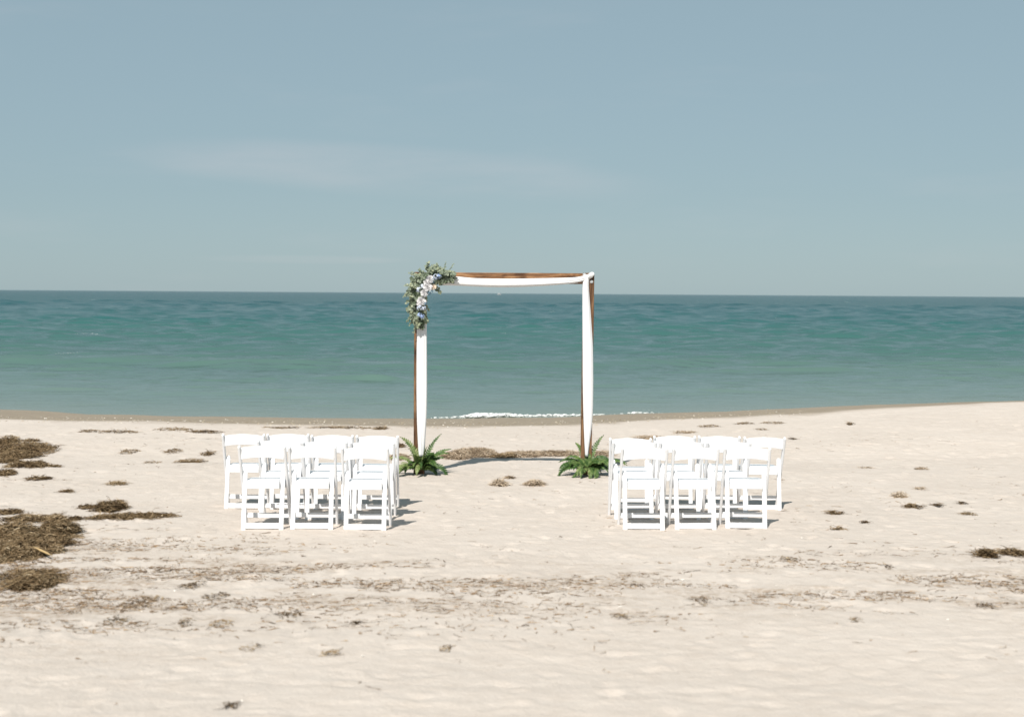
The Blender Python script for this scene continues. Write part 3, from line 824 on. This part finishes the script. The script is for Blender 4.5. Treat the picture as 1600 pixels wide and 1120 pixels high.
for (side, row), (py, xs_) in rows_px.items():
    for i, px in enumerate(xs_):
        P = on_ground(px, py + rc.uniform(-.8, .8))
        ch = proto if first else copy_tree(proto); first = False
        tilt = R(rc.uniform(-1.0, 1.0)); yaw = R(rc.uniform(-3.2, 3.2))
        z = min(g1(P.x+sx*.19, P.y+sy) for sx in (-1, 1) for sy in (0, .34))
        zz = 0.5*z + 0.5*float(np.mean([g1(P.x+sx*.19, P.y+sy) for sx in (-1, 1) for sy in (0, .34)]))
        if (side, row, i) == ('right', 'nearest the arch', 0): zz -= 0.022
        ch.location = (P.x, P.y, zz-0.002); ch.rotation_euler = (tilt, R(rc.uniform(-.5, .5)), yaw)
        tag(ch, f'white folding chair, {ordn[len(xs_)][i]} in the {side} block row {row}' if row != 'in the middle' else
            f'white folding chair, {ordn[len(xs_)][i]} in the {side} block middle row', 'chair', f'white folding chairs in the {side} block')

# ------------------------------------------------------------------ seaweed
def strands(P, L, wdt, az, tilt, rng, segs=4, curl=1.9):
    """ribbons: centres P (N,3), lengths, widths, heading, pitch -> arrays"""
    N = len(P); a = az.copy(); e = tilt.copy()
    pts = [P]; cur = P.copy(); k = rng.normal(0, 0.55*curl, N)
    for s in range(segs):
        st = (L/segs)[:, None]*np.stack([np.cos(a)*np.cos(e), np.sin(a)*np.cos(e), np.sin(e)], 1)
        cur = cur + st; pts.append(cur.copy()); a = a + k + rng.normal(0, 0.3*curl, N); e = e - rng.uniform(0.0, 0.5, N)*np.sign(e+0.2) * 0.8
    pts = np.stack(pts, 1)
    dirn = np.gradient(pts, axis=1); dirn /= np.linalg.norm(dirn, axis=2, keepdims=True)+1e-9
    rv = rng.normal(0, 0.5, (N, 1, 3)); rv[:, :, 2] += 1.0
    sd = np.cross(dirn, rv); sd /= np.linalg.norm(sd, axis=2, keepdims=True)+1e-9
    tap = np.linspace(1, 0.5, segs+1)[None, :, None]
    A = pts - sd*wdt[:, None, None]*tap/2; B = pts + sd*wdt[:, None, None]*tap/2
    V = np.stack([A, B], 2).reshape(N, -1, 3)
    i = np.arange(segs); f = np.stack([2*i, 2*i+1, 2*i+3, 2*i+2], 1)
    F = f[None] + (np.arange(N)*(segs+1)*2)[:, None, None]
    return V, F.reshape(-1, 4)
def clump(name, px, py, wpx, dep, hgt, mat, label, n, seed, group=None, slope=0.0, ragged=0.5, lift=0.22, Lr=(0.04, 0.12), wr=(0.004, 0.009), core=True):
    rg = np.random.default_rng(seed)
    C = on_ground(px, py); W = wpx/FPX*C.y/2; Dp = dep/2
    th = math.atan2(slope, 1)
    u = rg.uniform(-1, 1, n*6); v = rg.uniform(-1, 1, n*6)
    dens = 1-(u*u+v*v)
    nz = fbm(u*W/0.22+seed, v*Dp/0.22, seed, 4, 0.6)
    keep = dens*1.1 + (nz-0.5)*2.6*ragged + rg.normal(0, 0.22, len(u)) > 0.16
    u, v, nz, dens = u[keep][:n], v[keep][:n], nz[keep][:n], np.clip(dens[keep][:n], 0, 1)
    x = C.x + u*W*math.cos(th) - v*Dp*math.sin(th); y = C.y + u*W*math.sin(th)*1.0 + v*Dp*math.cos(th)
    top = hgt*np.clip(dens, 0, 1)**0.6*(0.35+1.2*np.clip(nz-0.2, 0, 1))
    g = ground(x, y)
    hfrac = 1-rg.random(len(x))**2.2 if core else rg.random(len(x))
    z = g + 0.005 + top*hfrac
    N = len(x); L = rg.uniform(*Lr, N); w = rg.uniform(*wr, N)
    V, F = strands(np.stack([x, y, z], 1)-np.array([C.x, C.y, C.z]), L, w, rg.uniform(0, 6.283, N), rg.normal(0.05, lift, N), rg)
    gg = ground((V[:, :, 0]+C.x).ravel(), (V[:, :, 1]+C.y).ravel()).reshape(V.shape[:2]) - C.z
    V[:, :, 2] = np.maximum(V[:, :, 2], gg+0.003+0.004*rg.random(V.shape[:2]))
    tint = np.clip(0.38 + 0.20*rg.standard_normal(N) + 1.1*(nz-0.55), 0, 1)
    tint = np.repeat(tint, V.shape[1])
    V = V.reshape(-1, 3)
    if core and hgt > 0.03:      # matted heart of the heap
        nu, nv = max(10, int(W/0.04)), max(8, int(Dp/0.05)); uu, vv = np.meshgrid(np.linspace(-1, 1, nu), np.linspace(-1, 1, nv))
        xx = C.x + uu*W*math.cos(th) - vv*Dp*math.sin(th); yy = C.y + uu*W*math.sin(th) + vv*Dp*math.cos(th)
        nn_ = fbm(uu*W/0.22+seed, vv*Dp/0.22, seed, 4, 0.6); dd = np.clip(1-(uu*uu+vv*vv), -1, 1)
        k = np.clip((dd*1.1+(nn_-0.5)*2.6*ragged-0.25)*2.5, -1, 1)
        zz = ground(xx, yy) - 0.03*(k <= 0.2) + np.clip(k, 0, 1)*hgt*np.clip(dd, 0, 1)**0.6*(0.3+1.0*np.clip(nn_-0.2, 0, 1))*0.85 - 0.012
        cv = np.stack([xx.ravel()-C.x, yy.ravel()-C.y, zz.ravel()-C.z], 1)
        F = np.concatenate([F, grid_faces(nv, nu)+len(V)]); V = np.concatenate([V, cv]); tint = np.concatenate([tint, np.full(len(cv), 0.16)+0.1*rg.random(len(cv))])
    o = mesh_obj(name, V, F, mat, None, False, {'tint': tint})
    o.location = C
    tag(o, label, 'seaweed', group); return o

clump('seaweed_pile', 28, 856, 160, 1.35, 0.12, M_WEED, 'large dark brown heap of seaweed at the left edge with a stick on it', 17000, 1, ragged=0.95, Lr=(.03, .10))
clump('seaweed_pile', 44, 903, 130, 0.8, 0.04, M_WEED, 'sparse ragged seaweed spread in front of the large left heap', 1300, 204, 'seaweed around the large left heap', ragged=1.1, Lr=(.03, .10), core=False)
clump('seaweed_pile', 20, 838, 90, 0.6, 0.16, M_WEED, 'dark hummock of seaweed at the back of the large left heap', 2400, 201, 'seaweed around the large left heap', ragged=0.3, Lr=(.05, .14))
clump('seaweed_pile', 92, 832, 62, 0.5, 0.15, M_WEED, 'rounded dark seaweed tuft at the back right corner of the large left heap', 2400, 202, 'seaweed around the large left heap', ragged=0.25, Lr=(.05, .14))
clump('seaweed_pile', 52, 912, 70, 0.55, 0.10, M_WEED, 'dark seaweed tuft at the near edge of the large left heap', 1600, 203, 'seaweed around the large left heap', ragged=0.6, Lr=(.05, .14))
GB = 'seaweed band at the left edge behind the large heap'
for i, (px, py, w, dp, h, n, lb) in enumerate([
    (8, 692, 36, .9, .10, 900, 'small seaweed heap topping the band at the left edge'),
    (38, 701, 112, 1.0, .09, 2600, 'long dark seaweed strip in the band at the left edge'),
    (32, 711, 74, .8, .10, 2000, 'dark seaweed heap below the long strip at the left edge'),
    (12, 721, 40, .5, .06, 700, 'short seaweed strip at the left edge under the dark heap'),
    (45, 729, 66, .55, .10, 1300, 'rounded brown seaweed clump low in the left edge band'),
    (84, 729, 26, .25, .03, 250, 'thin seaweed tail right of the rounded clump at left'),
    (8, 741, 34, .4, .08, 600, 'lowest dark seaweed heap of the left edge band'),
    (48, 689, 30, .25, .03, 260, 'thin seaweed wisp above the long left strip'),
    (62, 749, 46, .3, .03, 360, 'loose seaweed wisps below the left edge band')]):
    clump('seaweed_clump', px, py, w, dp, h, M_WEED, lb, n, 20+i, GB, ragged=0.55)
GM = 'seaweed clumps between the left band and the chairs'
for i, (px, py, w, dp, h, n, sl, lb) in enumerate([
    (170, 795, 52, .5, .13, 1500, 0, 'mounded brown seaweed clump left of the chairs'),
    (135, 793, 26, .2, .04, 200, 0, 'small seaweed scrap left of the mounded clump'),
    (208, 808, 142, .42, .05, 1700, 0.22, 'long thin seaweed strand left of the chairs'),
    (118, 809, 24, .2, .03, 220, 0.3, 'short seaweed strand left of the long thin strand'),
    (50, 811, 106, .40, .05, 1300, 0.1, 'thin seaweed strip just behind the large left heap'),
    (14, 800, 46, .3, .05, 460, 0, 'seaweed scrap at the left edge above the large heap'),
    (104, 767, 20, .15, .03, 140, 0, 'tiny seaweed clump far left beyond the mounded clump'),
    (183, 756, 34, .2, .03, 200, -0.2, 'faint seaweed wisp beyond the mounded clump at left')]):
    clump('seaweed_clump', px, py, w, dp, h, M_WEED, lb, n, 40+i, GM, sl)
GW = 'wrack line along the beach crest'
for i, (px, py, w, dp, h, n, sl, lb) in enumerate([
    (140, 674, 30, .4, .03, 260, 0, 'leftmost seaweed wisp of the wrack line by the damp sand'),
    (185, 675, 62, .4, .03, 500, 0, 'seaweed strip in the wrack line, left part'),
    (270, 671, 60, .4, .02, 420, 0, 'thin seaweed strip in the wrack line behind the left chairs'),
    (320, 675, 66, .45, .03, 620, -.2, 'seaweed strip in the wrack line just left of the chairs'),
    (440, 668, 60, .35, .02, 420, 0, 'thin wrack behind the left end of the left chairs'),
    (530, 668, 100, .35, .02, 700, 0, 'thin wrack behind the right half of the left chairs'),
    (595, 669, 26, .4, .05, 240, 0, 'small wrack tuft between the left chairs and the left post'),
    (203, 704, 30, .4, .03, 220, 0, 'flat seaweed scrap left of two below the wrack line'),
    (270, 704, 28, .4, .03, 220, 0, 'flat seaweed scrap right of two below the wrack line'),
    (324, 709, 24, .4, .05, 240, 0, 'seaweed tuft close left of the far left chair'),
    (300, 721, 54, .45, .04, 420, .1, 'seaweed strip left of the far left chair'),
    (236, 722, 30, .25, .02, 90, 0, 'faint shadow spot built of strands further left of the far left chair')]):  # last entry: a shadow spot on the sand, imitated with sparse dark strands
    clump('seaweed_clump', px, py, w, dp, h*.8, M_WEED, lb, int(n*.6), 60+i, GW, sl, ragged=0.9)
GC = 'dry wrack bank under the arch'
for i, (px, py, w, dp, h, n, mt, sl, lb) in enumerate([
    (624, 716, 34, .7, .12, 800, M_WEEDT, 0, 'dry tan wrack hump left of the left fern'),
    (622, 697, 20, .35, .08, 400, M_WEED, 0, 'small dark wrack clump between the left chairs and post'),
    (712, 713, 52, .9, .13, 2200, M_WEEDT, 0, 'tan wrack hump right of the left fern'),
    (742, 709, 74, .9, .13, 3000, M_WEEDT, 0, 'largest dry tan wrack hump under the arch'),
    (790, 713, 50, .4, .07, 700, M_WEED, 0, 'darker wrack patch at the middle of the bank under the arch'),
    (820, 710, 90, .7, .08, 1600, M_WEEDT, 0, 'low tan wrack right of the darker middle patch'),
    (872, 709, 80, .6, .08, 1600, M_WEEDT, 0, 'low tan wrack left of the right fern'),
    (940, 711, 40, .6, .08, 800, M_WEEDT, 0, 'low tan wrack right of the right fern'),
    (781, 759, 22, .22, .08, 520, M_WEEDT, 0, 'left of two small brown clumps in the aisle'),
    (835, 759, 30, .24, .08, 560, M_WEEDT, 0, 'right of two small brown clumps in the aisle'),
    (796, 748, 12, .16, .05, 160, M_WEEDT, 0, 'tiny brown clump above the two clumps in the aisle')]):
    clump('seaweed_clump', px, py, w, dp*.75, h*.75, mt, lb, n, 80+i, GC, sl, ragged=0.6, Lr=(.04, .12))
GR = 'seaweed beyond the right chairs'
for i, (px, py, w, dp, h, n, mt, sl, lb) in enumerate([
    (1012, 685, 60, .7, .07, 900, M_WEEDT, .35, 'dry wrack band behind the left end of the right chairs'),
    (1070, 677, 50, .5, .05, 420, M_WEEDT, .35, 'dry wrack band behind the middle of the right chairs'),
    (1108, 668, 40, .5, .04, 300, M_WEED, .3, 'thin dark wisp of the right wrack line, left end'),
    (1162, 664, 36, .5, .04, 300, M_WEED, .3, 'thin dark wisp of the right wrack line, middle'),
    (1208, 662, 44, .5, .04, 300, M_WEED, .2, 'thin dark wisp of the right wrack line, right end'),
    (1190, 673, 20, .3, .03, 140, M_WEED, 0, 'short wisp below the right wrack line'),
    (1328, 664, 12, .25, .07, 160, M_WEED, 0, 'lone dark tuft on the sand far right'),
    (1240, 687, 10, .2, .04, 100, M_WEED, 0, 'tiny tuft right of the right chairs'),
    (1405, 776, 24, .3, .07, 360, M_WEEDT, 0, 'tan seaweed tuft right of the chairs, upper of two'),
    (1425, 792, 34, .25, .06, 420, M_WEED, -.2, 'dark seaweed tuft right of the chairs, lower of two'),
    (1464, 789, 22, .2, .04, 180, M_WEED, 0, 'small seaweed scrap right of the dark lower tuft'),
    (1502, 787, 12, .2, .07, 120, M_WEED, 0, 'upright little seaweed spike at right'),
    (1512, 803, 22, .2, .04, 160, M_WEED, 0, 'small seaweed scrap under the little spike at right'),
    (1305, 803, 28, .2, .05, 320, M_WEED, 0, 'dark seaweed scrap nearest right of the right chairs'),
    (1311, 828, 15, .14, .04, 180, M_WEED, 0, 'black little scrap level with the feet of the nearest chairs'),
    (1352, 816, 13, .14, .03, 110, M_WEED, 0, 'tiny scrap between the two dark scraps at right'),
    (1437, 764, 20, .2, .03, 120, M_WEEDT, 0, 'faint wisp above the tan tuft at right'),
    (1354, 732, 30, .3, .02, 130, M_WEEDT, 0, 'faint wisps further up the sand at right'),
    (1438, 733, 26, .3, .04, 190, M_WEEDT, 0, 'tan wisps at far right up the sand')]):
    clump('seaweed_clump', px, py, w*.9, dp*.75, h*.7, mt, lb, int(n*.45), 110+i, GR, sl, Lr=(.03, .11), ragged=0.9)
clump('seaweed_clump', 1541, 870, 28, .25, .09, M_WEED, 'dark seaweed tuft near the right edge of the foreground', 420, 140, 'seaweed scraps in the foreground', 0.3, lift=0.25, Lr=(.04, .11))
clump('seaweed_clump', 1582, 866, 44, .30, .05, M_WEED, 'thin seaweed trail right of the dark tuft at the right edge', 420, 141, 'seaweed scraps in the foreground')
GF = 'seaweed scraps in the foreground'
for i, (px, py, w, dp, n, sl, lb) in enumerate([
    (182, 967, 46, .16, 260, -.15, 'dark seaweed scrap in the blurred left foreground'),
    (288, 971, 26, .16, 160, .2, 'left of two scraps beside each other in the left foreground'),
    (345, 973, 28, .16, 160, 0, 'right of two scraps beside each other in the left foreground'),
    (300, 914, 42, .18, 320, -.2, 'dark streak of seaweed right of the large heap'),
    (335, 929, 44, .16, 260, -.3, 'seaweed streak trailing below the dark streak'),
    (222, 940, 60, .25, 340, -.15, 'ragged seaweed patch below right of the large heap'),
    (450, 959, 44, .12, 220, .05, 'flat dark scrap below the left chairs in the foreground'),
    (515, 1020, 20, .12, 130, 0, 'round little scrap low in the foreground'),
    (395, 1011, 24, .12, 110, -.1, 'faint scrap low in the left foreground'),
    (365, 1102, 30, .09, 120, .1, 'scrap at the bottom edge of the picture'),
    (556, 972, 18, .10, 120, 0, 'small black scrap below the left aisle edge'),
    (700, 1014, 15, .1, 80, 0, 'tiny scrap low in the middle foreground'),
    (1235, 877, 20, .15, 200, .3, 'small black scrap below the right chairs'),
    (1388, 889, 18, .14, 120, -.2, 'small scrap right of the black scrap at right'),
    (972, 966, 20, .10, 130, 0, 'small dark scrap below the right chairs near the aisle'),
    (1095, 942, 36, .2, 240, 0, 'olive seaweed patch below the middle right chair'),
    (1542, 948, 30, .12, 180, 0, 'dark scrap near the right edge of the foreground'),
    (1337, 971, 16, .1, 90, 0, 'small scrap low at right')]):
    clump('seaweed_clump', px, py, w*1.05, dp*1.8, .02, M_WEED, lb, int(n*.22), 150+i, GF, sl, core=False, Lr=(.03, .09), wr=(.004, .009), lift=0.1, ragged=0.9)
# fine litter: thousands of loose shreds nobody could count
rg = np.random.default_rng(77)
N0 = 300000
x = rg.uniform(-8.5, 8.5, N0); y = rg.uniform(6.2, 23.4, N0)
streak = fbm(x*0.9, y*2.6, 301, 5, 0.65)
dn = wrack_density(x, y)*sstep(0.45, 0.62, streak)*0.8 + 0.010*sstep(0.4, 0.7, fbm(x*0.8, y*0.8, 305, 3))*sstep(7.5, 10, y)
dn += np.exp(-(((x+3.9)/1.5)**2 + ((y-10.9)/1.2)**2))*0.9*sstep(0.38, 0.58, streak)
keep = rg.random(N0) < dn
x, y = x[keep], y[keep]; N = len(x)
az = rg.normal(0, 0.8, N) + np.where(rg.random(N) < 0.5, 0, math.pi)
V, F = strands(np.stack([x, y, ground(x, y)+0.006], 1), rg.uniform(0.02, 0.13, N)*rg.uniform(.4, 1.3, N), rg.uniform(0.003, 0.008, N), az, np.zeros(N), rg, 3, 0.8)
gg = ground(V[:, :, 0].ravel(), V[:, :, 1].ravel()).reshape(V.shape[:2])
V[:, :, 2] = np.maximum(V[:, :, 2], gg+0.003) + 0.004*rg.random(V.shape[:2])
tag(mesh_obj('seaweed_litter', V.reshape(-1, 3), F, M_LITTER, None, False, {'tint': np.repeat(np.clip(rg.normal(.38, .22, N), 0, 1), V.shape[1])}),
    'fine dark seaweed shreds strewn across the foreground sand', kind='stuff')
# shells and pebbles on the damp sand
xs2 = rg.uniform(-10, 5.5, 900); cy2 = crest_y(xs2); ys2 = cy2 + np.abs(rg.normal(0.6, 1.3, 900)) - 0.3
fv, ff = blobs(np.stack([xs2, ys2, ground(xs2, ys2)+0.004], 1), rg.uniform(0.004, 0.012, 900), rg, 0.5)
tag(mesh_obj('shell_grit', fv, ff, M_SHELL, None, False, {'tint': np.repeat(rg.random(900), len(fv)//900)}), 'small pale shells strewn over the damp sand', kind='stuff')
xs2 = rg.uniform(-6, 6, 36); ys2 = rg.uniform(6.5, 13, 36)
fv, ff = blobs(np.stack([xs2, ys2, ground(xs2, ys2)+0.003], 1), rg.uniform(0.004, 0.009, 36), rg, 0.5)
tag(mesh_obj('shell_fragments', fv, ff, M_SHELL, None, False, {'tint': np.full(len(fv), 0.95)}), 'white shell fragments scattered on the foreground sand', kind='stuff')

# stick on the heap
a = on_ground(52, 866); b = on_ground(78, 874)
m = MB(); za = g1(a.x, a.y)+.065; zb = g1(b.x, b.y)+.040
sp = [(0, 0, 0)] + [((b.x-a.x)*t, (b.y-a.y)*t, (zb-za)*t) for t in (.25, .5, .75, 1.0)]
m.tube(sp, [.007, .010, .011, .009, .005], 6)
st_ = m.build('driftwood_stick', M_STICK, None, True); st_.location = (a.x, a.y, za)
tag(st_, 'pale yellow stick lying on the large seaweed heap', 'stick')

# distant boat on the horizon
bt = empty('motor_boat', on_plane(780, 457.5, 2600)); bt.location.z = SEA_Z
tag(bt, 'tiny pale boat on the horizon seen through the arch', 'boat')
M = Mat('boat_white', 0.4, 0.4); M.color((0.36, 0.355, 0.36)); mb_ = M.m
M = Mat('boat_glass', 0.1, 0.5); M.color((0.05, 0.06, 0.07)); mg_ = M.m
m = MB(); rings = []
for i in range(9):
    t = i/8; x = -3.6+7.4*t; w = 1.2*(1-max(0, t-.45)**2*3.0); w = max(w, .06); sh = 1.0+.6*t*t
    rings.append([(x, -w, sh), (x, -w*.75, .1), (x, 0, -.3), (x, w*.75, .1), (x, w, sh)])
m.loft(rings); m.build('hull', mb_, bt)
m = MB(); m.bar((-2.2, 0, 1.9), (.6, 0, 1.9), (0, 1, 0), 1.8, 2.0, .15); m.build('cabin', mb_, bt)
m = MB(); m.bar((.55, 0, 2.2), (.68, 0, 2.2), (0, 1, 0), 1.5, .7, .03); m.build('windscreen', mg_, bt)
